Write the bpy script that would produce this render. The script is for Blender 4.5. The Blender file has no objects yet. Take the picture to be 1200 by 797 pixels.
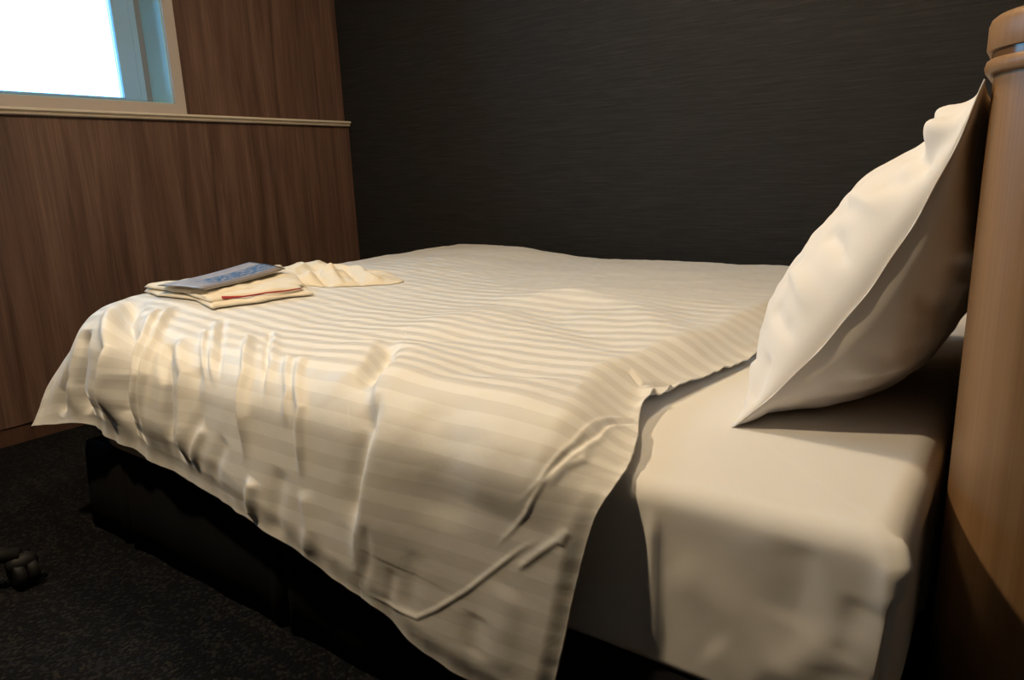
import bpy, bmesh, math, random
import numpy as np
from mathutils import Vector, Matrix
random.seed(4)
scn = bpy.context.scene
COL = scn.collection

# ------------------------------------------------------------------ helpers
def link(o, parent=None):
    COL.objects.link(o)
    if parent is not None:
        o.parent = parent
    return o

def tag(o, label=None, cat=None, kind=None, group=None):
    if label: o["label"] = label
    if cat: o["category"] = cat
    if kind: o["kind"] = kind
    if group: o["group"] = group
    return o

def thing(name, loc, label, cat):
    o = bpy.data.objects.new(name, None)
    o.location = loc
    o.empty_display_size = .1
    COL.objects.link(o)
    return tag(o, label, cat)

def finish(name, bm, mat, parent=None, smooth=True, bevel=0, seg=2, sharp=None):
    """one mesh object out of a bmesh given in world metres; re-expressed about its parent"""
    off = Vector((0, 0, 0))
    if parent is not None:
        q = parent
        while q is not None:
            off += q.location
            q = q.parent
        bmesh.ops.translate(bm, verts=bm.verts, vec=-off)
    bmesh.ops.recalc_face_normals(bm, faces=bm.faces)
    me = bpy.data.meshes.new(name)
    bm.to_mesh(me); bm.free()
    o = bpy.data.objects.new(name, me)
    me.materials.append(mat)
    if smooth:
        me.polygons.foreach_set("use_smooth", [True] * len(me.polygons))
        if sharp is not None:
            me.set_sharp_from_angle(angle=math.radians(sharp))
    link(o, parent)
    if bevel:
        m = o.modifiers.new("bevel", "BEVEL"); m.width = bevel; m.segments = seg; m.limit_method = "ANGLE"; m.angle_limit = math.radians(40)
        if smooth:
            me.set_sharp_from_angle(angle=math.radians(60))
    return o

def box(bm, a, b):
    m = Matrix.Translation([(a[i] + b[i]) / 2 for i in range(3)]) @ Matrix.Diagonal([abs(b[i] - a[i]) for i in range(3)] + [1])
    bmesh.ops.create_cube(bm, size=1, matrix=m)

def grid_mesh(name, P, mat, parent=None, uv=None, under=None):
    """P (n,m,3) surface; under = second surface sharing the rim -> a closed cloth"""
    n, m = P.shape[:2]
    off = np.zeros(3)
    q = parent
    while q is not None:
        off += np.array(q.location); q = q.parent
    idx = np.arange(n * m).reshape(n, m)
    V = [P.reshape(-1, 3) - off]
    def quads(ix):
        return np.stack([ix[:-1, :-1], ix[1:, :-1], ix[1:, 1:], ix[:-1, 1:]], -1).reshape(-1, 4)
    F = [quads(idx)]
    if under is not None:
        inner = np.zeros((n, m), bool); inner[1:-1, 1:-1] = True
        id2 = idx.copy(); id2[inner] = n * m + np.arange(inner.sum())
        V.append(under[inner] - off)
        F.append(quads(id2)[:, ::-1])
    V = np.concatenate(V); F = np.concatenate(F)
    me = bpy.data.meshes.new(name)
    me.vertices.add(len(V)); me.vertices.foreach_set("co", V.astype(np.float32).ravel())
    me.loops.add(F.size); me.loops.foreach_set("vertex_index", F.astype(np.int32).ravel())
    me.polygons.add(len(F))
    me.polygons.foreach_set("loop_start", np.arange(0, F.size, 4, dtype=np.int32))
    me.polygons.foreach_set("loop_total", np.full(len(F), 4, np.int32))
    me.polygons.foreach_set("use_smooth", np.ones(len(F), bool))
    if uv is not None:
        U = uv.reshape(-1, 2)
        if under is not None:
            U = np.concatenate([U, uv[inner]])
        l = me.uv_layers.new(name="UVMap")
        l.data.foreach_set("uv", U[F.ravel()].astype(np.float32).ravel())
    me.update(calc_edges=True); me.validate()
    me.materials.append(mat)
    o = bpy.data.objects.new(name, me)
    return link(o, parent)

def tube(bm, pts, r, n=10, cap=True):
    pts = [Vector(p) for p in pts]
    rings = []
    up = Vector((0, 0, 1))
    for i, p in enumerate(pts):
        t = (pts[min(i + 1, len(pts) - 1)] - pts[max(i - 1, 0)]).normalized()
        a = t.cross(up)
        if a.length < 1e-4: a = t.cross(Vector((1, 0, 0)))
        a.normalize(); b = t.cross(a)
        rr = r[i] if isinstance(r, (list, tuple)) else r
        rings.append([bm.verts.new(p + (a * math.cos(2 * math.pi * k / n) + b * math.sin(2 * math.pi * k / n)) * rr) for k in range(n)])
    for A, B in zip(rings[:-1], rings[1:]):
        for k in range(n):
            bm.faces.new((A[k], A[(k + 1) % n], B[(k + 1) % n], B[k]))
    if cap:
        bm.faces.new(rings[0]); bm.faces.new(rings[-1][::-1])

def lathe(bm, prof, center, axis="z", n=32):
    """prof [(r, h)] turned about an axis through center"""
    rings = []
    for r, h in prof:
        ring = []
        for k in range(n):
            a = 2 * math.pi * k / n
            c, s = math.cos(a) * r, math.sin(a) * r
            v = {"z": (c, s, h), "x": (h, c, s), "y": (c, h, s)}[axis]
            ring.append(bm.verts.new(Vector(v) + Vector(center)))
        rings.append(ring)
    for A, B in zip(rings[:-1], rings[1:]):
        for k in range(n):
            bm.faces.new((A[k], A[(k + 1) % n], B[(k + 1) % n], B[k]))
    bm.faces.new(rings[0]); bm.faces.new(rings[-1][::-1])

def sweep(bm, prof, path):
    """profile [(out, z)] carried along a plan path [(x, y, nx, ny)] (outward normal), open ended"""
    rows = [[bm.verts.new((x + nx * o, y + ny * o, z)) for o, z in prof] for x, y, nx, ny in path]
    for A, B in zip(rows[:-1], rows[1:]):
        for k in range(len(prof) - 1):
            bm.faces.new((A[k], A[k + 1], B[k + 1], B[k]))
    return rows

# ------------------------------------------------------------------ materials
def mat(name, color=(.5, .5, .5), rough=.6, metallic=0, spec=.5):
    m = bpy.data.materials.new(name); m.use_nodes = True
    b = m.node_tree.nodes["Principled BSDF"]
    b.inputs["Base Color"].default_value = (*color, 1)
    b.inputs["Roughness"].default_value = rough
    b.inputs["Metallic"].default_value = metallic
    b.inputs["Specular IOR Level"].default_value = spec
    return m

class NT:
    def __init__(self, m):
        self.t = m.node_tree; self.b = self.t.nodes["Principled BSDF"]
    def n(self, typ, **kw):
        x = self.t.nodes.new(typ)
        for k, v in kw.items():
            if k.startswith("i_"): x.inputs[k[2:].replace("_", " ")].default_value = v
            else: setattr(x, k, v)
        return x
    def l(self, a, b): self.t.links.new(a, b)
    def coords(self, kind="Object", scale=(1, 1, 1), rot=(0, 0, 0)):
        c = self.n("ShaderNodeTexCoord"); mp = self.n("ShaderNodeMapping")
        mp.inputs["Scale"].default_value = scale; mp.inputs["Rotation"].default_value = rot
        self.l(c.outputs[kind], mp.inputs["Vector"]); return mp.outputs["Vector"]
    def noise(self, vec, scale, detail=4, rough=.55, dist=0):
        x = self.n("ShaderNodeTexNoise"); x.inputs["Scale"].default_value = scale
        x.inputs["Detail"].default_value = detail; x.inputs["Roughness"].default_value = rough
        x.inputs["Distortion"].default_value = dist
        self.l(vec, x.inputs["Vector"]); return x.outputs["Fac"]
    def ramp(self, fac, stops):
        r = self.n("ShaderNodeValToRGB"); e = r.color_ramp.elements
        while len(e) < len(stops): e.new(.5)
        for k, (p, c) in enumerate(stops):
            e[k].position = p; e[k].color = (*c, 1) if len(c) == 3 else c
        self.l(fac, r.inputs["Fac"]); return r.outputs["Color"]
    def math(self, op, a, b=None, clamp=False):
        x = self.n("ShaderNodeMath", operation=op); x.use_clamp = clamp
        for i, v in enumerate((a, b)):
            if v is None: continue
            if isinstance(v, (int, float)): x.inputs[i].default_value = v
            else: self.l(v, x.inputs[i])
        return x.outputs[0]
    def mix(self, fac, a, b, blend="MIX"):
        x = self.n("ShaderNodeMix", data_type="RGBA", blend_type=blend)
        for i, v in ((0, fac), (6, a), (7, b)):
            if isinstance(v, (int, float)): x.inputs[i].default_value = v
            elif isinstance(v, tuple): x.inputs[i].default_value = (*v, 1)
            else: self.l(v, x.inputs[i])
        return x.outputs[2]
    def bump(self, h, strength=.2, dist=.01):
        x = self.n("ShaderNodeBump"); x.inputs["Strength"].default_value = strength; x.inputs["Distance"].default_value = dist
        self.l(h, x.inputs["Height"]); self.l(x.outputs[0], self.b.inputs["Normal"])

def wood(name, dark, mid, light, sc=(14, 14, .8), rough=.45, fine=70):
    m = mat(name, mid, rough); t = NT(m)
    v = t.coords("Object", sc)
    a = t.noise(v, 1.6, 6, .6, .6)
    b = t.noise(t.coords("Object", (fine, fine, 1.5)), 2.2, 3, .6)
    f = t.math("ADD", t.math("MULTIPLY", a, .65), t.math("MULTIPLY", b, .35))
    t.l(t.ramp(f, [(.36, dark), (.50, mid), (.64, light)]), t.b.inputs["Base Color"])
    t.bump(b, .06, .002)
    return m

M = {}
M["panel"] = wood("brown_wood_laminate", (.066, .034, .026), (.122, .068, .050), (.178, .107, .077), rough=.5)
M["panel_dark"] = wood("dark_wood_baseboard", (.05, .024, .016), (.085, .042, .028), (.11, .06, .04))
M["oak"] = wood("tan_oak_veneer", (.205, .116, .055), (.245, .140, .068), (.285, .168, .086), (30, 30, .9), .42, 160)
M["band"] = mat("dark_glossy_groove", (.16, .085, .04), .16)
M["rail"] = mat("cream_moulding", (.74, .66, .56), .45)
M["casing"] = mat("taupe_window_casing", (.52, .46, .43), .5)
M["sash"] = mat("daylight_tinted_sash", (.34, .54, .74), .4, .0)  # blue of the daylight is put into the sash colour
M["reveal"] = mat("daylight_tinted_reveal", (.46, .74, .84), .5)  # cyan daylight tint is painted into the lining colour
M["gasket"] = mat("grey_sash_gasket", (.22, .24, .27), .6)
M["ceiling"] = mat("white_ceiling_paint", (.6, .57, .52), .8)
M["plaster"] = mat("beige_wallpaper", (.16, .135, .11), .8)
M["black_plastic"] = mat("black_plastic", (.006, .006, .007), .6, spec=.25)
M["black_cloth"] = mat("black_chair_cloth", (.015, .015, .017), .9)
M["chrome"] = mat("steel", (.3, .3, .31), .3, 1)
M["pages"] = mat("magazine_pages", (.62, .58, .52), .7)
M["red_trim"] = mat("red_cotton_trim", (.33, .035, .04), .8)

g = bpy.data.materials.new("window_glass"); g.use_nodes = True      # thin clear pane: see-through with a faint reflection
gt = g.node_tree; gt.nodes.clear()
go = gt.nodes.new("ShaderNodeOutputMaterial"); gm = gt.nodes.new("ShaderNodeMixShader"); gf = gt.nodes.new("ShaderNodeFresnel"); gf.inputs[0].default_value = 1.3
ga = gt.nodes.new("ShaderNodeBsdfTransparent"); ga.inputs[0].default_value = (.94, .97, .98, 1)
gg = gt.nodes.new("ShaderNodeBsdfGlossy"); gg.inputs["Roughness"].default_value = .02
for q, r in ((gf.outputs[0], gm.inputs[0]), (ga.outputs[0], gm.inputs[1]), (gg.outputs[0], gm.inputs[2]), (gm.outputs[0], go.inputs[0])): gt.links.new(q, r)
M["glass"] = g

def wallpaper():
    m = mat("dark_textile_wallpaper", (.03, .03, .032), .75, spec=.3); t = NT(m)
    a = t.noise(t.coords("Object", (3.2, 1, 85)), 1.6, 6, .65, .35)
    b = t.noise(t.coords("Object", (9, 1, 260)), 1.3, 3, .6)
    f = t.math("ADD", t.math("MULTIPLY", a, .6), t.math("MULTIPLY", b, .4))
    t.l(t.ramp(f, [(.36, (.0065, .0065, .0075)), (.5, (.012, .0118, .0124)), (.64, (.0205, .020, .020))]), t.b.inputs["Base Color"])
    t.bump(f, .35, .004)
    return m
M["wallpaper"] = wallpaper()

def carpet():
    m = mat("charcoal_loop_carpet", (.02, .02, .022), .95, spec=.1); t = NT(m)
    v = t.coords("Object", (1, 1, 1))
    vo = t.n("ShaderNodeTexVoronoi"); vo.inputs["Scale"].default_value = 150; vo.inputs["Randomness"].default_value = .8
    t.l(v, vo.inputs["Vector"])
    big = t.noise(t.coords("Object", (2.2, 14, 1), (0, 0, .5)), 1.5, 4, .6)
    fle = t.noise(v, 170, 2, .6)
    f = t.math("MULTIPLY", t.math("ADD", big, .25), fle)
    c = t.ramp(f, [(.24, (.003, .003, .004)), (.42, (.008, .008, .010)), (.60, (.03, .028, .026))])
    c = t.mix(t.math("MULTIPLY", vo.outputs["Distance"], 1.0, True), c, (.004, .004, .005))
    sp = t.n("ShaderNodeSeparateColor"); t.l(vo.outputs["Color"], sp.inputs[0])
    pick = t.ramp(t.math("ADD", sp.outputs[0], t.math("MULTIPLY", t.math("SUBTRACT", big, .5), .9)), [(.66, (0, 0, 0)), (.80, (1, 1, 1))])
    c = t.mix(pick, t.mix(.75, c, (.004, .004, .005)), t.mix(sp.outputs[1], (.020, .018, .015), (.010, .011, .015)))
    t.l(c, t.b.inputs["Base Color"])
    t.bump(t.math("SUBTRACT", 1.0, vo.outputs["Distance"]), .8, .004)
    return m
M["carpet"] = carpet()

def linen(name, color, rough=.85, sheen=.15, weave=.05, cloud=.0):
    m = mat(name, color, rough, spec=.25); t = NT(m)
    t.b.inputs["Sheen Weight"].default_value = sheen
    v = t.coords("Object")
    a = t.noise(v, 420, 2, .6)
    w = t.noise(v, 14, 4, .55)
    h = t.math("ADD", t.math("MULTIPLY", a, weave), t.math("MULTIPLY", w, .6))
    t.bump(h, .18, .006)
    return m
M["sheet"] = linen("white_cotton_sheet", (.74, .73, .72))
M["pillow"] = linen("white_pillowcase", (.76, .74, .73))
M["garment"] = linen("cream_cotton_nightwear", (.74, .68, .575))
M["skirt"] = mat("black_skirt_cloth", (.008, .008, .009), .95, spec=.1)

def sateen():
    m = mat("striped_sateen_cover", (.75, .74, .72), .6, spec=.3); t = NT(m)
    c = t.n("ShaderNodeTexCoord"); s = t.n("ShaderNodeSeparateXYZ"); t.l(c.outputs["UV"], s.inputs[0])
    ph = t.math("FRACT", t.math("DIVIDE", s.outputs["Y"], .0455))
    # soft edged 50/50 stripe
    tri = t.math("ABSOLUTE", t.math("SUBTRACT", ph, .5))
    st = t.ramp(tri, [(.235, (0, 0, 0)), (.265, (1, 1, 1))])
    col = t.mix(st, (.66, .646, .622), (.745, .735, .715))
    t.l(col, t.b.inputs["Base Color"])
    t.l(t.mix(st, (.5, .5, .5), (.62, .62, .62)), t.b.inputs["Roughness"])
    # the sateen-float stripe catches light at grazing view, so the stripes fade there
    t.l(t.mix(st, (.6, .6, .6), (.0, .0, .0)), t.b.inputs["Sheen Weight"]); t.b.inputs["Sheen Roughness"].default_value = .35
    v = t.coords("UV", (1, 1, 1))
    w = t.noise(v, 16, 5, .55, .4); a = t.noise(v, 500, 2, .6)
    t.bump(t.math("ADD", t.math("MULTIPLY", w, .8), t.math("MULTIPLY", a, .04)), .22, .008)
    return m
M["sateen"] = sateen()

def cover_print():
    m = mat("magazine_cover_print", (.5, .5, .56), .35); t = NT(m)
    c = t.n("ShaderNodeTexCoord"); s = t.n("ShaderNodeSeparateXYZ"); t.l(c.outputs["UV"], s.inputs[0])
    # band of blue lettering-like blotches along the cover
    y = s.outputs["X"]
    band = t.ramp(y, [(.34, (0, 0, 0)), (.42, (1, 1, 1)), (.78, (1, 1, 1)), (.82, (0, 0, 0))])
    n1 = t.noise(t.coords("UV", (11, 14, 1)), 1.3, 3, .6)
    blot = t.ramp(n1, [(.45, (1, 1, 1)), (.60, (.1, .1, .1))])
    ends = t.ramp(s.outputs["Y"], [(.10, (0, 0, 0)), (.30, (1, 1, 1))])
    f = t.math("MULTIPLY", t.math("MULTIPLY", band, blot), ends)
    n2 = t.noise(t.coords("UV", (2, 3, 1)), 2, 2, .5)
    basec = t.ramp(n2, [(.35, (.33, .34, .41)), (.65, (.45, .44, .50))])
    strip = t.ramp(y, [(.80, (0, 0, 0)), (.84, (1, 1, 1))])
    basec = t.mix(strip, basec, (.24, .20, .18))
    t.l(t.mix(f, basec, (.02, .125, .31)), t.b.inputs["Base Color"])
    return m
M["cover"] = cover_print()
# ------------------------------------------------------------------ the room
XW, XU, YB = -2.844, -2.868, 2.54       # face of the lower panelling, of the upper wall, of the papered wall
XR, YF, ZC = 1.7, -1.7, 2.35
def struct(name, boxes, m, bevel=0, parent=None, label=None):
    bm = bmesh.new()
    for a, b in boxes: box(bm, a, b)
    o = finish(name, bm, m, parent, smooth=False, bevel=bevel)
    if parent is None: o["kind"] = "structure"
    if label: o["label"] = label
    return o
struct("floor", [((-3.1, YF - .1, -.1), (XR + .1, YB + .1, 0))], M["carpet"], label="dark charcoal flecked carpet beside the bed")
struct("ceiling", [((-3.1, YF - .1, ZC), (XR + .1, YB + .1, ZC + .1))], M["ceiling"], label="plain pale ceiling above the room")
struct("wall_back", [((-3.1, YB, 0), (XR + .1, YB + .1, ZC))], M["wallpaper"], label="dark charcoal wall with fine horizontal textile grain behind the bed")
struct("wall_right", [((XR, YF, 0), (XR + .1, YB, ZC))], M["plaster"], label="plain beige wall past the headboard")
struct("wall_front", [((-3.1, YF - .1, 0), (XR + .1, YF, ZC))], M["plaster"], label="plain beige wall opposite the papered wall")
# window wall: the lower panelling stands 24 mm proud of the upper wall
WY0, WY1, WZ0, WZ1 = .02, 1.647, 1.195, 2.03
lower = struct("wall_left", [((-3.07, YF, .066), (XW, YB, 1.129))], M["panel"], label="brown wood grain panelling below the window rail")
struct("wall_left_upper", [((-3.07, WY1, 1.129), (XU, YB, ZC)), ((-3.07, YF, 1.129), (XU, WY0, ZC)),
       ((-3.07, WY0, WZ1), (XU, WY1, ZC)), ((-3.07, WY0, 1.129), (XU, WY1, WZ0))], M["panel"], label="brown wood grain wall around the window above the rail")
struct("baseboard_left", [((-3.07, YF, 0), (XW - .006, YB, .066))], M["panel_dark"], label="dark brown baseboard under the wood panelling")
# moulded rail capping the lower panelling
bm = bmesh.new()
prof = [(0, 1.1285), (.006, 1.1285), (.016, 1.130), (.019, 1.134), (.014, 1.1365), (.0135, 1.139), (.021, 1.141), (.026, 1.145),
        (.026, 1.150), (.022, 1.1535), (.010, 1.154), (-.024, 1.154)]
rows = sweep(bm, prof, [(XW, y, 1, 0) for y in (YF, 0, 1.0, YB - .004)])
for r in (rows[0], rows[-1]): bm.faces.new(r)
finish("trim_1", bm, M["rail"], smooth=True, sharp=35); tag(bpy.data.objects["trim_1"], "cream grooved rail running under the window on the wood wall", kind="structure")

# window: casing, outer frame, sliding sash, pane
win = bpy.data.objects.new("window_1", None); win.location = (XU, (WY0 + WY1) / 2, WZ0); COL.objects.link(win)
tag(win, "bright sliding window with daylight-tinted sash and taupe casing", kind="structure")
cw = .044
bm = bmesh.new()
c0, c1 = XU - .004, XU + .014
box(bm, (c0, WY1, WZ0 - .041), (c1, WY1 + cw, WZ1 + cw)); box(bm, (c0, WY0 - cw, WZ0 - .041), (c1, WY0, WZ1 + cw))
box(bm, (c0, WY0, WZ0 - .041), (c1, WY1, WZ0)); box(bm, (c0, WY0, WZ1), (c1, WY1, WZ1 + cw))
finish("casing", bm, M["casing"], win, False)
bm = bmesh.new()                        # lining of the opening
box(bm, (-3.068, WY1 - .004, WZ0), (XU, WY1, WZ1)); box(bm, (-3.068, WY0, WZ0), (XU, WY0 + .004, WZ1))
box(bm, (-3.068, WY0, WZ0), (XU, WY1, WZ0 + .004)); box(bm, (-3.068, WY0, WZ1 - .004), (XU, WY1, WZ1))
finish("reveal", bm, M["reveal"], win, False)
SX0, SX1 = -3.055, -3.020
SY0, SY1, SZ0, SZ1 = WY0 + .03, 1.624, WZ0 + .022, WZ1 - .03
bm = bmesh.new()                        # fixed frame behind the sash
box(bm, (-3.068, 1.621, WZ0), (-3.016, WY1 - .004, WZ1)); box(bm, (-3.068, WY0 + .004, WZ0), (-3.016, SY0 + .01, WZ1))
box(bm, (-3.068, WY0 + .004, WZ0 + .004), (-3.016, WY1 - .004, SZ0)); box(bm, (-3.068, WY0 + .004, SZ1), (-3.016, WY1 - .004, WZ1 - .004))
finish("outer_frame", bm, M["gasket"], win, False)
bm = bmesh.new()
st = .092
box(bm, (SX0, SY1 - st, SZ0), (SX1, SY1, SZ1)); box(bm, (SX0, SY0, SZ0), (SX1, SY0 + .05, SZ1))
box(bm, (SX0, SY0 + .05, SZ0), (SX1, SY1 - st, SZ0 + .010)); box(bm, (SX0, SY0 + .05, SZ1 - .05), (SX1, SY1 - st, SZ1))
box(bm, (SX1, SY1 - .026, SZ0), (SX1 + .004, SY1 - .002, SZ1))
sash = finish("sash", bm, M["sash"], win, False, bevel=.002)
bm = bmesh.new(); box(bm, (-3.040, SY0 + .052, SZ0 + .012), (-3.036, SY1 - st - .002, SZ1 - .052))
pane = finish("pane", bm, M["glass"], win, False)
# ------------------------------------------------------------------ bed: base with pleated skirt, mattress
BX0, BX1, BY0, BY1 = -1.98, -.07, .752, 2.44
bed = thing("bed", (-1.06, 1.6, 0), "low bed base with black pleated skirt standing along the dark wall", "bed")
bm = bmesh.new(); box(bm, (BX0 + .03, BY0 + .03, .05), (BX1 - .02, BY1 - .02, .225))
finish("base", bm, M["skirt"], bed, False, bevel=.01)
for lx, ly in ((-1.88, .86), (-1.88, 2.34), (-.17, .86), (-.17, 2.34)):
    bm = bmesh.new(); lathe(bm, [(.026, 0), (.028, .004), (.030, .05)], (lx, ly, 0), n=16)
    finish("leg", bm, M["black_plastic"], bed)
bm = bmesh.new()
path = []                                # foot end, round the corner, along the front, round the head
def fold(p):                             # box pleats every 0.62 m
    q = ((p + .06) % .62) - .31
    return -.014 * math.exp(-(q / .010) ** 2) + .004 * math.exp(-(abs(q) - .026) ** 2 / .012 ** 2) + .002 * math.sin(p * 31)
n = 90
for k in range(n): y = BY1 - (BY1 - BY0 - .02) * k / n; path.append((BX0 + .012, y, -1, 0, fold(y)))
for k in range(13): a = k / 12 * math.pi / 2; path.append((BX0 + .032 - .02 * math.cos(a), BY0 + .01 - .02 * math.sin(a), -math.cos(a), -math.sin(a), 0))
n = 260
for k in range(1, n): x = BX0 + .032 + (BX1 - BX0 - .065) * k / n; path.append((x, BY0 - .01, 0, -1, fold(x + 1.125 + .25)))
for k in range(13): a = k / 12 * math.pi / 2; path.append((BX1 - .033 + .018 * math.sin(a), BY0 + .008 - .018 * math.cos(a), math.sin(a), -math.cos(a), 0))
levels = [(.236, -.022), (.232, -.006), (.20, 0), (.12, .006), (.004, .012), (.002, .008), (.02, .002)]
rows = [[bm.verts.new((x + nx * (f * min(1, (.25 - z) * 6) + o), y + ny * (f * min(1, (.25 - z) * 6) + o), z)) for z, o in levels] for x, y, nx, ny, f in path]
for A, B in zip(rows[:-1], rows[1:]):
    for k in range(len(levels) - 1): bm.faces.new((A[k], A[k + 1], B[k + 1], B[k]))
finish("skirt", bm, M["skirt"], bed)
bm = bmesh.new(); box(bm, (BX0 + .07, BY0 + .07, .228), (BX1 - .02, BY1 - .02, .480))
finish("mattress", bm, M["sheet"], bed, False, bevel=.03, seg=4)

# fitted sheet: a rounded box skin, wrinkled, with the tucked corner fold at the head
def sstep(a, b, x):
    t = np.clip((x - a) / (b - a), 0, 1); return t * t * (3 - 2 * t)
def pn(x, y, seed=0):
    xi = np.floor(x).astype(np.int64); yi = np.floor(y).astype(np.int64); xf = x - xi; yf = y - yi
    def gr(ix, iy):
        h = (ix * 374761393 + iy * 668265263 + seed * 2246822519) & 0xffffffff
        h = ((h ^ (h >> 13)) * 1274126177) & 0xffffffff
        a = ((h ^ (h >> 16)) % 6283) / 1000.
        return np.cos(a), np.sin(a)
    u = xf ** 3 * (xf * (xf * 6 - 15) + 10); v = yf ** 3 * (yf * (yf * 6 - 15) + 10)
    def dot(ix, iy, dx, dy):
        a, b = gr(ix, iy); return a * dx + b * dy
    n00, n10 = dot(xi, yi, xf, yf), dot(xi + 1, yi, xf - 1, yf)
    n01, n11 = dot(xi, yi + 1, xf, yf - 1), dot(xi + 1, yi + 1, xf - 1, yf - 1)
    return (n00 * (1 - u) + n10 * u) * (1 - v) + (n01 * (1 - u) + n11 * u) * v
def normals(P):
    n = np.cross(np.gradient(P, axis=1), np.gradient(P, axis=0))
    return n / (np.linalg.norm(n, axis=-1, keepdims=True) + 1e-12)
def ridge(x, y, pl, h, wl, wr, taper=True):
    """soft crease along a polyline in cloth coordinates; wl / wr = width on its two sides"""
    best = np.full(x.shape, 1e9); out = np.zeros(x.shape)
    pl = np.array(pl, float); L = np.r_[0, np.cumsum(np.hypot(*np.diff(pl, axis=0).T))]; T = max(L[-1], 1e-6)
    for k in range(len(pl) - 1):
        a, b = pl[k], pl[k + 1]; d = b - a; q = d @ d
        if q < 1e-10: continue
        t = np.clip(((x - a[0]) * d[0] + (y - a[1]) * d[1]) / q, 0, 1)
        rx, ry = x - a[0] - t * d[0], y - a[1] - t * d[1]
        D = np.hypot(rx, ry); side = d[0] * ry - d[1] * rx
        w = np.where(side > 0, wr, wl)
        s = (L[k] + t * (L[k + 1] - L[k])) / T
        v = h * np.exp(-(D / w) ** 2)
        if taper: v = v * (sstep(0, .22, s + .04) * sstep(0, .25, 1.04 - s))
        m = D < best
        out = np.where(m, v, out); best = np.where(m, D, best)
    return out

# sheet is laid out as a strip running: foot drop / top / ... use a ring sweep instead (rings from top centre out and down)
def ring_path(r, inset, n_side=(150, 110)):
    """rounded rectangle in plan, inset from the mattress outline, starting mid far side"""
    x0, x1, y0, y1 = BX0 + inset, BX1 - inset, BY0 + inset, BY1 - inset
    r = max(r - inset * .2, .008)
    pts = []
    rf = max(.20 - inset * .5, .004)
    def arcp(cx, cy, a0, a1, n, r=r):
        for k in range(n + 1):
            a = a0 + (a1 - a0) * k / n; pts.append((cx + r * math.cos(a), cy + r * math.sin(a), math.cos(a), math.sin(a)))
    nx, ny = n_side
    def line(p, q, nrm, n):
        for k in range(1, n): pts.append((p[0] + (q[0] - p[0]) * k / n, p[1] + (q[1] - p[1]) * k / n, *nrm))
    arcp(x0 + rf, y0 + rf, math.pi, 1.5 * math.pi, 20, rf); line((x0 + rf, y0), (x1 - r, y0), (0, -1), 2 * nx)
    arcp(x1 - r, y0 + r, 1.5 * math.pi, 2 * math.pi, 26); line((x1, y0 + r), (x1, y1 - r), (1, 0), ny)
    arcp(x1 - r, y1 - r, 0, .5 * math.pi, 10); line((x1 - r, y1), (x0 + rf, y1), (0, 1), 2 * nx)
    arcp(x0 + rf, y1 - rf, .5 * math.pi, math.pi, 20, rf); line((x0, y1 - rf), (x0, y0 + rf), (-1, 0), ny)
    return np.array(pts)
rows = []
ZS = .492
prof = [(d, ZS) for d in (.40, .33, .27, .22, .18, .15, .13, .11, .095, .08, .07, .06, .05, .042)]
er = .034
prof += [(er * (1 - math.sin(a)), ZS - er * (1 - math.cos(a))) for a in np.linspace(0, math.pi / 2, 9)]
prof += [(-.002 * math.sin((ZS - z) * 9), z) for z in np.linspace(ZS - er - .008, .248, 36)]
prof += [(.004, .240), (.012, .235), (.03, .232)]
for ins, z in prof:
    q = ring_path(.018, ins if ins > 0 else 0)
    o = -min(ins, 0)
    rows.append(np.stack([q[:, 0] + q[:, 2] * o, q[:, 1] + q[:, 3] * o, np.full(len(q), z)], -1))
P = np.array(rows); P = np.concatenate([P, P[:, :1]], 1)
nrm = normals(P)
if nrm[2, 5, 2] < 0: nrm = -nrm
Q = ring_path(.018, 0); arcl = np.r_[0, np.cumsum(np.hypot(*np.diff(np.r_[Q, Q[:1]][:, :2], axis=0).T))]
ia = int(np.argmin(np.hypot(Q[:, 0] - (BX1 - .018), Q[:, 1] - BY0)))      # where the front starts turning the head corner
A = (arcl - arcl[ia])[None, :] + 0 * P[..., 2]                             # metres past that point, going round to the head end
Zz = P[..., 2]
dep = np.zeros(A.shape)
side = sstep(ZS - .005, ZS - .05, Zz)
dep += side * (.0018 * pn(A * 9, Zz * 7, 3) + .0007 * pn(A * 26, Zz * 15, 5))
top = 1 - side
dep += top * (.0022 * pn(P[..., 0] * 7, P[..., 1] * 7, 8) + .001 * pn(P[..., 0] * 22, P[..., 1] * 22, 9))
for pl, h, a, b in [([(-.257, .46), (-.257, .40), (-.255, .33), (-.252, .26)], .007, .010, .008),
                    ([(-.08, .465), (-.08, .42), (-.09, .36)], -.004, .03, .02),
                    ([(-.23, .40), (-.15, .35), (-.08, .28)], .004, .03, .03),
                    ([(-.01, .38), (-.06, .34), (-.10, .28)], .005, .02, .03),
                    ([(-.05, .33), (-.045, .30), (-.04, .25)], -.002, .02, .03),
                    ([(-.02, .42), (-.025, .38), (-.035, .34)], -.004, .014, .02),
                    ([(-.18, .30), (-.12, .26)], .003, .03, .03),
                    ([(.03, .485), (.025, .470), (.020, .45)], .006, .010, .008)]:
    dep += ridge(A, Zz, pl, h, a, b)
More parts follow.
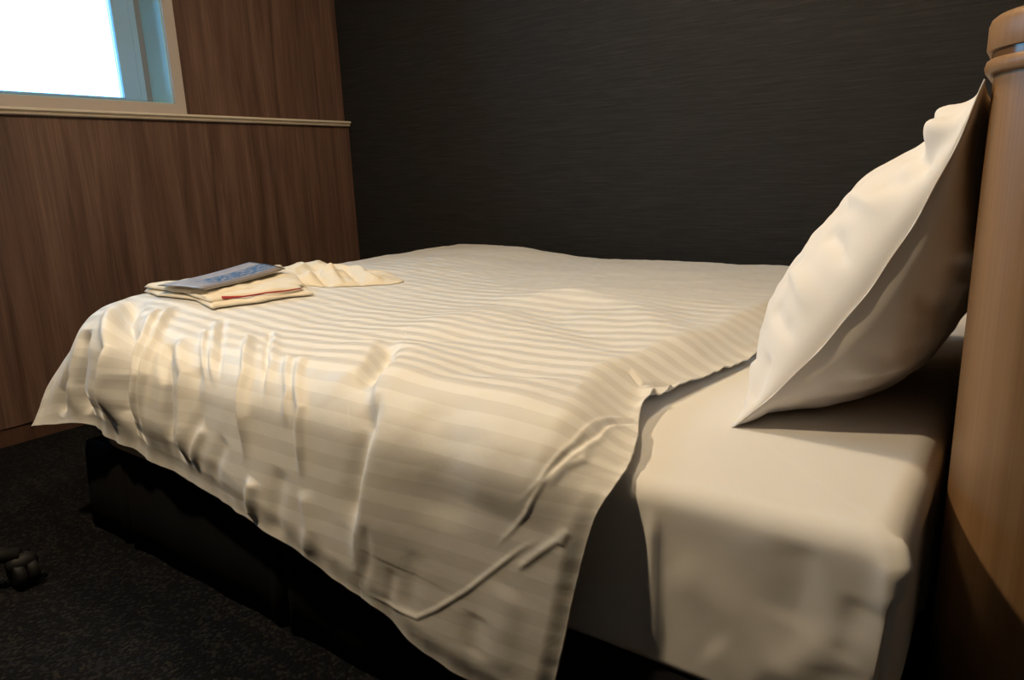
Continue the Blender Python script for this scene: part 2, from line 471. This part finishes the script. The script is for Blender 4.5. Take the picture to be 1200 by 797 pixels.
# corner: the upper cloth hangs as a pointed flap over a tucked, slightly recessed layer
edge = np.interp(Zz, [.23, .33, .40, .425, .43, .47], [-.004, .000, .006, .008, .03, .06])
dep += -.006 * sstep(0, .004, A - edge) * sstep(.440, .425, Zz) * (A < .30)
dep += .006 * np.exp(-((A - .012) / .016) ** 2) * sstep(.475, .455, Zz) * sstep(.400, .432, Zz)
dep[:3] = 0
P = P + nrm * dep[..., None]
P[:, -1] = P[:, 0]
bm = bmesh.new()
vs = [[bm.verts.new(p) for p in row[:-1]] for row in P]
for a, b_ in zip(vs[:-1], vs[1:]):
    for k in range(len(a)): bm.faces.new((a[k], b_[k], b_[(k + 1) % len(a)], a[(k + 1) % len(a)]))
bm.faces.new(vs[0])
o = finish("fitted_sheet", bm, M["sheet"])
tag(o, "smooth white fitted sheet stretched over the mattress, bare at the head end", "bed sheet")

# ------------------------------------------------------------------ headboard with rounded end post and cap
HX0, HR, HYC = -.0555, .100, 1.03
hb = thing("headboard", (HX0 + HR, 1.7, 0), "tan oak headboard with rounded post end and capped top", "headboard")
def stadium(n=40):
    pts = [(HX0, YB - .006, -1, 0), (HX0, 2.0, -1, 0), (HX0, 1.4, -1, 0)]
    for k in range(n + 1):
        a = math.pi + math.pi * k / n
        pts.append((HX0 + HR + HR * math.cos(a), HYC + HR * math.sin(a), math.cos(a), math.sin(a)))
    return pts + [(HX0 + 2 * HR, 1.4, 1, 0), (HX0 + 2 * HR, 2.0, 1, 0), (HX0 + 2 * HR, YB - .006, 1, 0)]
def sweep_closed(name, prof, m):
    bm = bmesh.new()
    rows = sweep(bm, prof, stadium())
    for k in (0, -1):                    # lids
        bm.faces.new([r[k] for r in rows])
    return finish(name, bm, m, hb, sharp=45)
ZP = .962
sweep_closed("post", [(-.004, 0), (0, .004), (0, .3), (0, .6), (0, ZP + .004)], M["oak"])
sweep_closed("cap_lip", [(-.002, ZP), (.005, ZP), (.0085, ZP + .003), (.0095, ZP + .008), (.008, ZP + .0145), (.006, ZP + .016), (-.01, ZP + .016)], M["oak"])
sweep_closed("groove_band", [(-.01, ZP + .015), (.004, ZP + .015), (.004, ZP + .0255), (-.01, ZP + .0255)], M["band"])
sweep_closed("cap", [(-.01, ZP + .025), (.008, ZP + .025), (.009, ZP + .027), (.009, ZP + .052), (.007, ZP + .058), (.002, ZP + .062), (-.012, ZP + .064)], M["oak"])
FEATS=[
 ([(-0.981,0.97),(-0.843,0.81),(-0.774,0.688),(-0.789,0.606),(-0.808,0.491),(-0.811,0.439)],0.02,0.016,0.11),
 ([(-0.953,0.914),(-0.889,0.814),(-0.845,0.736)],-0.015,0.018,0.026),
 ([(-1.05,0.959),(-0.921,0.809),(-0.868,0.724)],0.01,0.06,0.022),
 ([(-0.794,0.733),(-0.781,0.677),(-0.801,0.603),(-0.815,0.516)],-0.014,0.03,0.012),
 ([(-1.342,0.867),(-1.151,0.724),(-1.113,0.646),(-1.101,0.571)],0.016,0.006,0.013),
 ([(-1.336,0.917),(-1.118,0.748),(-1.067,0.692)],-0.008,0.006,0.006),
 ([(-1.326,0.922),(-1.107,0.753),(-1.057,0.685)],0.007,0.006,0.012),
 ([(-1.117,0.804),(-1.01,0.707),(-0.989,0.651)],0.006,0.007,0.007),
 ([(-1.072,0.799),(-0.961,0.686),(-0.945,0.571)],0.009,0.008,0.01),
 ([(-1.453,0.834),(-1.31,0.737),(-1.26,0.689)],0.007,0.006,0.008),
 ([(-1.502,0.89),(-1.317,0.765),(-1.231,0.692)],0.007,0.006,0.008),
 ([(-1.511,0.918),(-1.294,0.769),(-1.219,0.702)],-0.006,0.006,0.006),
 ([(-1.859,0.887),(-1.582,0.711),(-1.552,0.641),(-1.563,0.564),(-1.533,0.517)],-0.045,0.026,0.024),
 ([(-1.763,0.716),(-1.76,0.644),(-1.79,0.584),(-1.787,0.513)],-0.045,0.024,0.024),
 ([(-1.833,0.629),(-1.902,0.577),(-1.925,0.523)],-0.022,0.016,0.02),
 ([(-1.77,0.806),(-1.605,0.688),(-1.61,0.611),(-1.616,0.517)],0.03,0.022,0.022),
 ([(-1.689,0.894),(-1.491,0.738),(-1.46,0.667),(-1.464,0.557)],0.016,0.008,0.01),
 ([(-1.674,0.86),(-1.519,0.731),(-1.483,0.661),(-1.487,0.54)],0.02,0.014,0.01),
 ([(-1.441,0.772),(-1.333,0.694),(-1.316,0.593),(-1.318,0.516)],0.014,0.012,0.016),
 ([(-1.452,0.75),(-1.381,0.667),(-1.376,0.546)],-0.02,0.012,0.012),
 ([(-1.241,0.609),(-1.268,0.567),(-1.296,0.514)],0.008,0.014,0.014),
 ([(-1.17,0.597),(-1.199,0.538),(-1.219,0.507)],-0.005,0.02,0.018),
 ([(-1.298,0.72),(-1.267,0.634),(-1.26,0.589)],-0.005,0.014,0.014),
 ([(-1.071,0.544),(-1.085,0.479),(-1.081,0.461)],0.012,0.014,0.016),
 ([(-0.994,0.576),(-1.011,0.499),(-1.012,0.448)],-0.006,0.022,0.02),
 ([(-0.942,0.553),(-0.924,0.489),(-0.943,0.43)],0.006,0.014,0.02),
 ([(-0.778,0.539),(-0.782,0.48),(-0.81,0.415)],-0.0025,0.014,0.01),
 ([(-0.733,0.476),(-0.752,0.403)],-0.002,0.012,0.01),
 ([(-0.687,0.521),(-0.699,0.45),(-0.714,0.4)],-0.002,0.02,0.02),
 ([(-0.479,0.591),(-0.506,0.57),(-0.534,0.543),(-0.594,0.484),(-0.653,0.434),(-0.691,0.408),(-0.74,0.409),(-0.799,0.412)],0.0022,0.0034,0.0034),
 ([(-0.448,0.924),(-0.449,0.9),(-0.457,0.859),(-0.455,0.786),(-0.455,0.738),(-0.466,0.702),(-0.477,0.672),(-0.494,0.649),(-0.508,0.639)],0.002,0.0032,0.0032),
 ([(-0.428,0.88),(-0.434,0.868),(-0.444,0.827),(-0.435,0.772),(-0.443,0.73),(-0.455,0.701),(-0.472,0.671),(-0.495,0.624),(-0.517,0.596),(-0.546,0.563)],0.002,0.0032,0.0032),
 ([(-0.437,0.899),(-0.44,0.881),(-0.449,0.84),(-0.442,0.779),(-0.449,0.737),(-0.461,0.701),(-0.472,0.671)],-0.003,0.004,0.004),
 ([(-0.438,0.748),(-0.437,0.717),(-0.45,0.7),(-0.468,0.665)],0.0025,0.005,0.005),
 ([(-0.44,0.617),(-0.449,0.599),(-0.478,0.572),(-0.512,0.539)],0.0025,0.005,0.005),
 ([(-0.435,0.616),(-0.445,0.592)],0.0022,0.005,0.005),
 ([(-0.556,1.035),(-0.528,1.045),(-0.497,1.029),(-0.483,1.06),(-0.456,1.097)],-0.007,0.005,0.005),
 ([(-0.466,1.007),(-0.466,1.013),(-0.465,1.001)],0.008,0.006,0.006),
 ([(-0.462,1.058),(-0.461,1.065),(-0.462,1.058)],0.007,0.006,0.006),
 ([(-0.495,1.048),(-0.465,0.994),(-0.445,0.918)],0.009,0.012,0.01),
 ([(-0.994,0.984),(-1.032,1.207),(-1.054,1.457),(-0.914,1.63),(-0.765,1.782)],0.012,0.1,0.08),
 ([(-1.145,1.413),(-0.897,1.356),(-0.651,1.189),(-0.517,1.05)],-0.01,0.05,0.06),
 ([(-1.055,1.597),(-0.752,1.502),(-0.521,1.255),(-0.445,1.175)],0.01,0.05,0.06),
 ([(-0.659,0.89),(-0.557,0.708),(-0.565,0.61)],0.012,0.09,0.1),
 ([(-0.671,0.754),(-0.636,0.667),(-0.641,0.561)],-0.006,0.05,0.05),
 ([(-0.518,0.509),(-0.537,0.438),(-0.546,0.366)],0.004,0.03,0.03),
 ([(-0.578,0.451),(-0.588,0.379)],-0.003,0.02,0.02),
]
# ------------------------------------------------------------------ duvet
XS, YT, RAD, ZTOP, FULL = -1.95, .80, .11, .555, .035
RC, DPHI, PHI = .25, .45, 1.36
HEMX=[-2.6,-2.05,-1.84,-1.66,-1.486,-1.346,-1.192,-1.037,-.949,-.846,-.772,-.72,-.677,-.603,-.46,-.38]
HEMT=[.265,.285,.305,.334,.328,.326,.336,.350,.363,.391,.405,.418,.45,.466,.49,.50]
FOOT=.12
HYS=[.27,.39,.45,.527,.59,.65,.69,.77,.82,.88,.93,.99,1.06,1.34,1.7,2.5]
HXS=[-.475,-.456,-.441,-.427,-.412,-.40,-.385,-.388,-.400,-.428,-.452,-.468,-.462,-.42,-.40,-.40]
def sinterp(x, xs, ys):
    return sum(np.interp(x + k * .03, xs, ys) for k in (-1., -.5, 0, .5, 1.)) / 5
def drape(x, y):
    """flat cloth -> cloth lying on the mattress and hanging over its front, foot and rounded foot corner"""
    s, t = np.maximum(0, XS + RC - x), np.maximum(0, YT + RC - y)
    s0, t0 = np.maximum(0, XS - x), np.maximum(0, YT - y)
    both = (s > 0) & (t > 0)
    r, th = np.hypot(s, t), np.arctan2(t, s)
    d = np.where(both, np.maximum(0, r - RC), s0 + t0)
    phi = PHI - DPHI * np.where(both, np.sin(2 * th) ** 2, 0) + .17 * sstep(-1.1, -.45, x)
    a = np.minimum(d / RAD, phi); e = np.maximum(d - RAD * phi, 0)
    h = RAD * np.sin(a) + e * np.cos(phi); g_ = RAD * (1 - np.cos(a)) + e * np.sin(phi)
    px = np.where(both, np.where(d > 0, XS + RC - np.cos(th) * (RC + h), x), np.where(s0 > 0, XS - h, x))
    py = np.where(both, np.where(d > 0, YT + RC - np.sin(th) * (RC + h), y), np.where(t0 > 0, YT - h, y))
    return np.stack([px, py, ZTOP + FULL * sstep(-1.3, -1.75, x) - g_], -1)
nx, ny = 500, 460
a = np.interp(np.linspace(0, 1, nx), [0, .5, 1], [0, .62, 1])[:, None]; b = np.interp(np.linspace(0, 1, ny), [0, .30, 1], [0, .62, 1])[None, :]
xf = XS - FOOT
xl = xf + (-.42 - xf) * a + 0 * b
yh = YT - sinterp(xl, HEMX, HEMT)
Y = 2.40 + (yh - 2.40) * b
xh = sinterp(Y, HYS, HXS)
X = xf + (xh - xf) * a
P = drape(X, Y); N = normals(P)
if N[nx // 2, 60, 2] < 0: N = -N
drop = sstep(YT - .02, YT - .22, Y)                 # how far down the front
footd = sstep(XS - .02, XS - .2, X)
dep = np.zeros(X.shape)
for pl, h, wl, wr in FEATS: dep += ridge(X, Y, pl, h, wl, wr)
# filling: broad soft swellings, then small slack wrinkles; the foot is fuller
hang = 1 - .7 * drop
dep += (1 - .6 * sstep(1.35, 1.9, Y)) * .011 * pn(X * 2.6 + 3, Y * 2.6, 11) + .005 * pn(X * 6, Y * 6, 12) * hang
dep += .0024 * pn(X * 15, Y * 11, 13) * hang + .0012 * pn(X * 34, Y * 26, 14) * hang
dep += drop * .0035 * pn(X * 8, Y * 2.0, 21) + footd * .008 * pn(X * 2.4, Y * 9, 22)
gath = np.maximum(drop, footd) * sstep(-1.05, -1.5, X)
dep += gath * (.013 * pn((X - .35 * Y) * 10, (X + Y) * 1.3, 41) + .007 * pn((X - .35 * Y) * 23, (X + Y) * 2.2, 42))
e_head, e_hem, e_foot, e_far = xh - X, Y - yh, X - xf, 2.40 - Y
# pinched edges of the filling, little puckers along the seams
puck = np.exp(-e_head / .035) * .006 * (1 - .7 * drop) * pn(X * 3, Y * 42, 31) + np.exp(-e_hem / .03) * .005 * pn(X * 26, Y * 3, 32) + np.exp(-e_foot / .03) * .005 * pn(X * 3, Y * 34, 33)
dep += puck
dep -= .043 * (1 - sstep(0, .11, e_head)) * (1 - drop) + .007 * (1 - sstep(0, .03, e_head)) * drop + (.010 + .024 * sstep(-.95, -1.4, X) * sstep(-2.04, -1.86, X)) * (1 - sstep(0, .05 + .06 * sstep(-.95, -1.4, X), e_hem)) + .010 * (1 - sstep(0, .06, e_foot)) + .03 * (1 - sstep(0, .1, e_far))
top = P + N * dep[..., None]
th = .003 + .024 * sstep(0, .06, np.minimum(np.minimum(e_head, e_hem), np.minimum(e_foot, e_far)))
under = top - N * th[..., None]
fl = (Y > YT - .02) & (X > XS + .01)
under[..., 2] = np.where(fl, np.maximum(under[..., 2], .4975), under[..., 2])
top[..., 2] = np.where(fl, np.maximum(top[..., 2], .500), top[..., 2])
duvet = grid_mesh("duvet", top, M["sateen"], uv=np.stack([X, Y], -1), under=under)
tag(duvet, "white striped sateen duvet spread over the bed and hanging over its front", "duvet")

# ------------------------------------------------------------------ pillow leaning on the headboard
pc0 = np.array([-.334, 0, .490]); pc1 = np.array([-.062, 0, .957])
PH = np.linalg.norm(pc1 - pc0); ev = (pc1 - pc0) / PH
en = np.array([-ev[2], 0, ev[0]]); eu = np.array([0, 1., 0])
PYC, PW = 1.36, .72
pil = thing("pillow", (-.2, PYC, .5), "plump white pillow standing against the oak headboard", "pillow")
n = 150
u = np.linspace(-1, 1, n)[:, None] + np.zeros((1, n)); v = np.linspace(-1, 1, n)[None, :] + np.zeros((n, 1))
def pillow_face(sgn):
    bx = (1 - np.abs(u) ** 2.4); by = (1 - np.abs(v) ** 2.4)
    T = .100 if sgn > 0 else .152
    z = T * np.clip(bx * by, 0, 1) ** .52
    # the case is larger than the filling: flat ears at the corners
    cr = np.abs(u) ** 3 * np.abs(v) ** 3
    z *= 1 - .55 * np.clip(cr * 2.2, 0, 1)
    # sag: filling sinks towards the bottom
    z *= 1 - (.22 if sgn > 0 else .26) * v
    z *= 1 - .45 * sstep(.30, .85, v) * (1 if sgn > 0 else .3)
    pu = u * (PW / 2) * (1 - .035 * (1 - v ** 2)); pv = v * (PH / 2) * (1 - .055 * (1 - u ** 2))
    w = .0042 * pn(u * 3.4, v * 3.4, 41 + sgn) + .0036 * pn(u * 7 + v * 2, v * 9, 43 + sgn)
    # creases running out of the near corners
    if sgn > 0:
        cre = [([(-.76, .56), (-.86, .68), (-.94, .80)], .007, .09, .06), ([(-.70, .72), (-.82, .80), (-.94, .87)], -.009, .06, .06),
               ([(-.96, .74), (-.86, .80), (-.70, .85)], .028, .08, .08), ([(-.97, .60), (-.82, .62), (-.58, .63)], -.013, .05, .06),
               ([(-.74, -.74), (-.84, -.83), (-.94, -.93)], .010, .06, .06), ([(-.66, -.86), (-.80, -.91), (-.93, -.95)], -.010, .05, .05),
               ([(-.88, -.60), (-.93, -.74), (-.97, -.86)], -.010, .05, .05), ([(-.80, .40), (-.90, .50), (-.97, .60)], -.006, .06, .05)]
        cre += [([(-.66, .30), (-.80, .34), (-.97, .35)], .012, .07, .05), ([(-.68, .06), (-.82, .08), (-.97, .05)], -.010, .06, .05),
                ([(-.66, -.22), (-.82, -.20), (-.97, -.24)], .012, .07, .05), ([(-.70, -.42), (-.84, -.44), (-.97, -.42)], -.009, .06, .05)]
    else:
        cre = [([(-.60, .40), (-.80, .36), (-.96, .30)], .007, .08, .06), ([(-.55, .02), (-.78, .04), (-.95, .10)], -.006, .07, .06),
               ([(-.60, -.30), (-.80, -.34), (-.95, -.44)], .008, .08, .06), ([(-.40, -.55), (-.60, -.62), (-.90, -.70)], -.006, .08, .06)]
    for pl, h, wl, wr in cre:
        w = w + ridge(u, v, pl, h, wl, wr)
    edge = np.clip(np.minimum(1 - np.abs(u), 1 - np.abs(v)) / .12, 0, 1)
    z = z + w * edge
    sag = -.036 * (1 - v ** 2) * np.abs(u) ** 4 * (u < 0)
    Q = np.array([(pc0[0] + pc1[0]) / 2, PYC, (pc0[2] + pc1[2]) / 2]) + pu[..., None] * eu + pv[..., None] * ev + (sgn * z + sag)[..., None] * en
    return Q
front, back = pillow_face(1), pillow_face(-1)
for Q in (front, back):                  # twisted, tucked ear at the upper near corner; flat resting ears below
    pass
    q_ = Q[..., 2] - .4935; Q[..., 2] = .4935 + .5 * (q_ + np.sqrt(q_ * q_ + 4e-6))
    Q[..., 0] = np.minimum(Q[..., 0], HX0 - .004)
rim = np.zeros((n, n), bool); rim[0] = rim[-1] = True; rim[:, 0] = rim[:, -1] = True
back[rim] = front[rim]
case = grid_mesh("pillowcase", front, M["pillow"], pil, under=back)
# stitched lip along the near short side and the bottom / top seams
bm = bmesh.new()
loop = [front[0, k] for k in range(0, n)]
lip = []
for k, p in enumerate(loop):
    wv = .005 + .0008 * math.sin(k * .3)
    lip.append((Vector(p), Vector(p) + Vector((-.002, -1, 0)) * wv + Vector(en) * .001 * math.sin(k * .23)))
va = [[bm.verts.new(a_), bm.verts.new(b_)] for a_, b_ in lip]
vb = [[bm.verts.new(a_ - Vector(en) * .0018), bm.verts.new(b_ - Vector(en) * .0018)] for a_, b_ in lip]
for (a0, b0), (a1, b1), (c0, d0), (c1, d1) in zip(va[:-1], va[1:], vb[:-1], vb[1:]):
    bm.faces.new((a0, b0, b1, a1)); bm.faces.new((c0, c1, d1, d0)); bm.faces.new((b0, d0, d1, b1)); bm.faces.new((a0, a1, c1, c0))
finish("seam_lip", bm, M["pillow"], case)

# ------------------------------------------------------------------ folded nightwear and magazine at the foot of the bed
from mathutils.kdtree import KDTree
sub = top[::3, ::3].reshape(-1, 3); sub = sub[sub[:, 1] > .78]
kd = KDTree(len(sub))
for k, q_ in enumerate(sub): kd.insert((q_[0], q_[1], 0), k)
kd.balance()
def on_duvet(p):
    f_ = p.reshape(-1, 2); z_ = np.empty(len(f_))
    for k, q_ in enumerate(f_):
        hit = kd.find_n((q_[0], q_[1], 0), 4); w_ = np.array([1 / (h_[2] + 1e-4) for h_ in hit])
        z_[k] = (w_ * np.array([sub[h_[1], 2] for h_ in hit])).sum() / w_.sum()
    return z_.reshape(p.shape[:2])
gar = thing("folded_nightwear", (-1.75, 1.15, .59), "cream cotton nightwear with red trim, folded at the foot of the duvet", "nightwear")
def slab(name, quad, lift, tk, seed, parent, m=None, wob=.006, nn=64, soft=.09):
    q = np.array(quad, float)
    uu = np.linspace(0, 1, nn)[:, None]; vv = np.linspace(0, 1, nn)[None, :]
    p = (q[0] * ((1 - uu) * (1 - vv))[..., None] + q[1] * (uu * (1 - vv))[..., None] + q[2] * (uu * vv)[..., None] + q[3] * ((1 - uu) * vv)[..., None])
    ed = np.minimum(np.minimum(uu, 1 - uu), np.minimum(vv, 1 - vv)) + 0 * uu * vv
    p = p + np.stack([pn(p[..., 0] * 11, p[..., 1] * 11, seed), pn(p[..., 0] * 11 + 5, p[..., 1] * 11, seed + 1)], -1) * wob * 2
    z0 = on_duvet(p) + lift
    prof = np.clip(1 - (1 - np.clip(ed / soft, 0, 1)) ** 2, 0, 1) ** .5
    wr = .45 * pn(p[..., 0] * 9, p[..., 1] * 9, seed + 2) + .35 * pn(p[..., 0] * 22, p[..., 1] * 22, seed + 3)
    zt = z0 + tk * .35 + tk * prof * (.65 + wr)
    zb = z0 + tk * .35 * (1 - prof)
    return grid_mesh(name, np.concatenate([p, zt[..., None]], -1), m or M["garment"], parent, under=np.concatenate([p, zb[..., None]], -1))
slab("lower_fold", [(-1.93, .950), (-1.58, .940), (-1.535, 1.20), (-1.90, 1.36)], .001, .015, 51, gar, wob=.010)
slab("upper_fold", [(-1.925, .945), (-1.64, .955), (-1.60, 1.22), (-1.90, 1.38)], .014, .017, 55, gar, wob=.008)
collar = slab("collar_fold", [(-1.73, .962), (-1.61, .948), (-1.565, 1.19), (-1.68, 1.26)], .011, .014, 59, gar, wob=.006)
bm = bmesh.new()
tp = np.array([[(-1.613, .975), (-1.603, .980), (-1.595, .993), (-1.578, 1.02), (-1.571, 1.08), (-1.563, 1.14), (-1.560, 1.18)]], float)
tz = on_duvet(tp)[0]
tube(bm, [(x_, y_, z_ + .021) for (x_, y_), z_ in zip(tp[0], tz)], [.003, .0042, .0034, .0022, .002, .002, .0018], 8)
finish("red_trim", bm, M["red_trim"], collar)["label"] = "thin red trim"
# rumpled sleeve lying beyond the folded stack
nn = 130
uu = np.linspace(-1, 1, nn)[:, None] + np.zeros((1, nn)); vv = np.linspace(-1, 1, nn)[None, :] + np.zeros((nn, 1))
sx = uu * np.sqrt(1 - vv * vv / 2); sy = vv * np.sqrt(1 - uu * uu / 2)
ang = np.arctan2(sy, sx); rr = np.hypot(sx, sy)
out_ = 1 + .09 * np.sin(3 * ang + 1) + .05 * np.sin(7 * ang)
px = -1.735 + sx * .215 * out_ + .03 * sy; py = 1.365 + sy * .19 * out_ + .07 * sx
body = np.clip(1 - rr ** 3, 0, 1) ** .6
hz = .016 * body
hz = hz + body * (.042 * np.exp(-(((px + 1.885) / .07) ** 2 + ((py - 1.50) / .07) ** 2)) + .012 * np.exp(-(((px + 1.80) / .12) ** 2 + ((py - 1.40) / .10) ** 2)) + .016 * (.5 - 2.2 * np.abs(pn(px * 9, py * 9, 71))) + .009 * (.4 - 2 * np.abs(pn(px * 19, py * 19, 72))))
for pl, h, wl, wr in [([(-1.55, 1.22), (-1.63, 1.27), (-1.72, 1.33)], .012, .014, .02), ([(-1.54, 1.265), (-1.62, 1.31), (-1.72, 1.36)], -.014, .012, .012),
                      ([(-1.54, 1.31), (-1.63, 1.36), (-1.75, 1.42)], .012, .012, .02), ([(-1.53, 1.37), (-1.62, 1.42), (-1.72, 1.47)], -.012, .012, .014),
                      ([(-1.53, 1.42), (-1.62, 1.46), (-1.72, 1.52)], .009, .012, .02)]:
    hz = hz + body * ridge(px, py, pl, h * 1.6, wl, wr)
zz = on_duvet(np.stack([px, py], -1))
T_ = np.stack([px, py, zz + .001 + np.maximum(hz, 0)], -1); B_ = np.stack([px, py, zz + .001], -1)
grid_mesh("sleeve", T_, M["garment"], gar, under=B_)

mag = thing("magazine", (-1.75, 1.09, .62), "grey and blue printed magazine lying on the folded nightwear", "magazine")
mq = np.array([(-1.822, .930, .6235), (-1.634, .948, .6235), (-1.70, 1.240, .634), (-1.885, 1.250, .643)])
nn = 24
uu = np.linspace(0, 1, nn)[:, None]; vv = np.linspace(0, 1, nn)[None, :]
p = (mq[0] * ((1 - uu) * (1 - vv))[..., None] + mq[1] * (uu * (1 - vv))[..., None] + mq[2] * (uu * vv)[..., None] + mq[3] * ((1 - uu) * vv)[..., None])
p[..., 2] += .003 * np.sin(uu * math.pi) - .004 * np.sin(vv * math.pi)
UV = np.stack([uu + 0 * vv, vv + 0 * uu], -1)
dz = np.array([0, 0, 1.])
grid_mesh("cover", p + dz * .0012, M["cover"], mag, uv=UV, under=p + dz * .0004)
grid_mesh("page_block", p, M["pages"], mag, under=p - dz * .004)
# ------------------------------------------------------------------ office chair: only one castor reaches into the picture
CX, CY = -1.93, .265
ch = thing("office_chair", (CX, CY, 0), "black office chair with castors at the left edge of the carpet", "chair")
for k in range(5):
    a = math.radians(57 + 72 * k); dx, dy = math.cos(a), math.sin(a)
    R_ = .285
    bm = bmesh.new()
    tube(bm, [(CX + dx * .02, CY + dy * .02, .105), (CX + dx * .15, CY + dy * .15, .095), (CX + dx * R_, CY + dy * R_, .078)], [.026, .022, .016], 12)
    leg = finish("leg", bm, M["black_plastic"], ch)
    bm = bmesh.new()
    cx, cy = CX + dx * R_, CY + dy * R_
    t = Vector((-dy, dx, 0))
    for s in (-1, 1):                    # twin wheels, hooded
        prof = [(.006, -.012), (.026, -.012), (.032, -.008), (.033, 0), (.032, .008), (.026, .012), (.006, .012)]
        tmp = bmesh.new(); lathe(tmp, prof, (0, 0, 0), "x", 24)
        bmesh.ops.rotate(tmp, verts=tmp.verts, cent=(0, 0, 0), matrix=Matrix.Rotation(a + .6, 3, "Z"))
        w = Vector((math.cos(a + .6), math.sin(a + .6), 0)) * .013 * s
        bmesh.ops.translate(tmp, verts=tmp.verts, vec=(cx + w.x, cy + w.y, .033))
        me = bpy.data.meshes.new("tmp"); tmp.to_mesh(me); tmp.free(); bm.from_mesh(me); bpy.data.meshes.remove(me)
    tube(bm, [(cx, cy, .03), (cx, cy, .08)], .008, 10)
    tmp = [(cx + math.cos(a + .6) * .03 * q, cy + math.sin(a + .6) * .03 * q, .058) for q in (-1, -.5, 0, .5, 1)]
    tube(bm, tmp, [.012, .020, .022, .020, .012], 12)
    finish("castor", bm, M["black_plastic"], leg)
bm = bmesh.new(); lathe(bm, [(.034, .085), (.036, .12), (.024, .13), (.024, .30), (.016, .305), (.016, .40)], (CX, CY, 0)); finish("column", bm, M["black_plastic"], ch)
def pad(name, c, half, rx, mt):
    bm = bmesh.new()
    bmesh.ops.create_cube(bm, size=1, matrix=Matrix.Translation(c) @ Matrix.Rotation(rx, 4, "Y") @ Matrix.Diagonal((*[2 * h for h in half], 1)))
    return finish(name, bm, mt, ch, True, bevel=.03, seg=4)
pad("seat", (CX - .02, CY - .12, .43), (.22, .22, .035), 0, M["black_cloth"])
pad("backrest", (CX - .27, CY - .12, .70), (.03, .19, .20), -.12, M["black_cloth"])
bm = bmesh.new(); tube(bm, [(CX, CY - .05, .39), (CX - .14, CY - .10, .38), (CX - .27, CY - .12, .44), (CX - .285, CY - .12, .62)], .016, 10); finish("back_bar", bm, M["black_plastic"], ch)

# ------------------------------------------------------------------ light
W = bpy.data.worlds.new("sky"); scn.world = W; W.use_nodes = True
bg = W.node_tree.nodes["Background"]; bg.inputs[0].default_value = (.22, .62, 1, 1); bg.inputs[1].default_value = 7.5
def lamp(name, typ, loc, power, color, **kw):
    d = bpy.data.lights.new(name, typ); d.energy = power; d.color = color
    for k, v in kw.items(): setattr(d, k, v)
    o = bpy.data.objects.new(name, d); o.location = loc; COL.objects.link(o); return o
WARM = (1, .76, .47)
sp = lamp("ceiling_downlight", "SPOT", (-1.42, .04, 2.05), 98, WARM, shadow_soft_size=.045, spot_size=math.radians(172), spot_blend=.8)
sp.rotation_euler = (Vector((-.55, 1.15, .5)) - sp.location).to_track_quat("-Z", "Y").to_euler()

lamp("bed_fill_light", "POINT", (-.9, 1.2, 2.28), 47, WARM, shadow_soft_size=.08)  # added fill lamp: lifts the bed top and the papered wall towards the head

# ------------------------------------------------------------------ camera
cd = bpy.data.cameras.new("camera"); cam = bpy.data.objects.new("camera", cd); COL.objects.link(cam)
cd.sensor_width = 36; cd.lens = 832 / 1200 * 36; cd.clip_start = .02
Rt, Up, Fw = Vector((.80950, .58592, -.03753)), Vector((-.10518, .20761, .97254)), Vector((-.57762, .78333, -.22969))
cam.matrix_world = Matrix(((Rt.x, Up.x, -Fw.x, 0), (Rt.y, Up.y, -Fw.y, 0), (Rt.z, Up.z, -Fw.z, .875), (0, 0, 0, 1)))
scn.camera = cam
vs_ = scn.view_settings
scn.display_settings.display_device = "sRGB"
vs_.view_transform = "Standard"; vs_.look = "None"; vs_.exposure = .0; vs_.gamma = 1; vs_.use_curve_mapping = False
cy = scn.cycles
cy.use_denoising = True; cy.max_bounces = 8; cy.diffuse_bounces = 4; cy.caustics_reflective = False; cy.caustics_refractive = False; cy.sample_clamp_indirect = 4
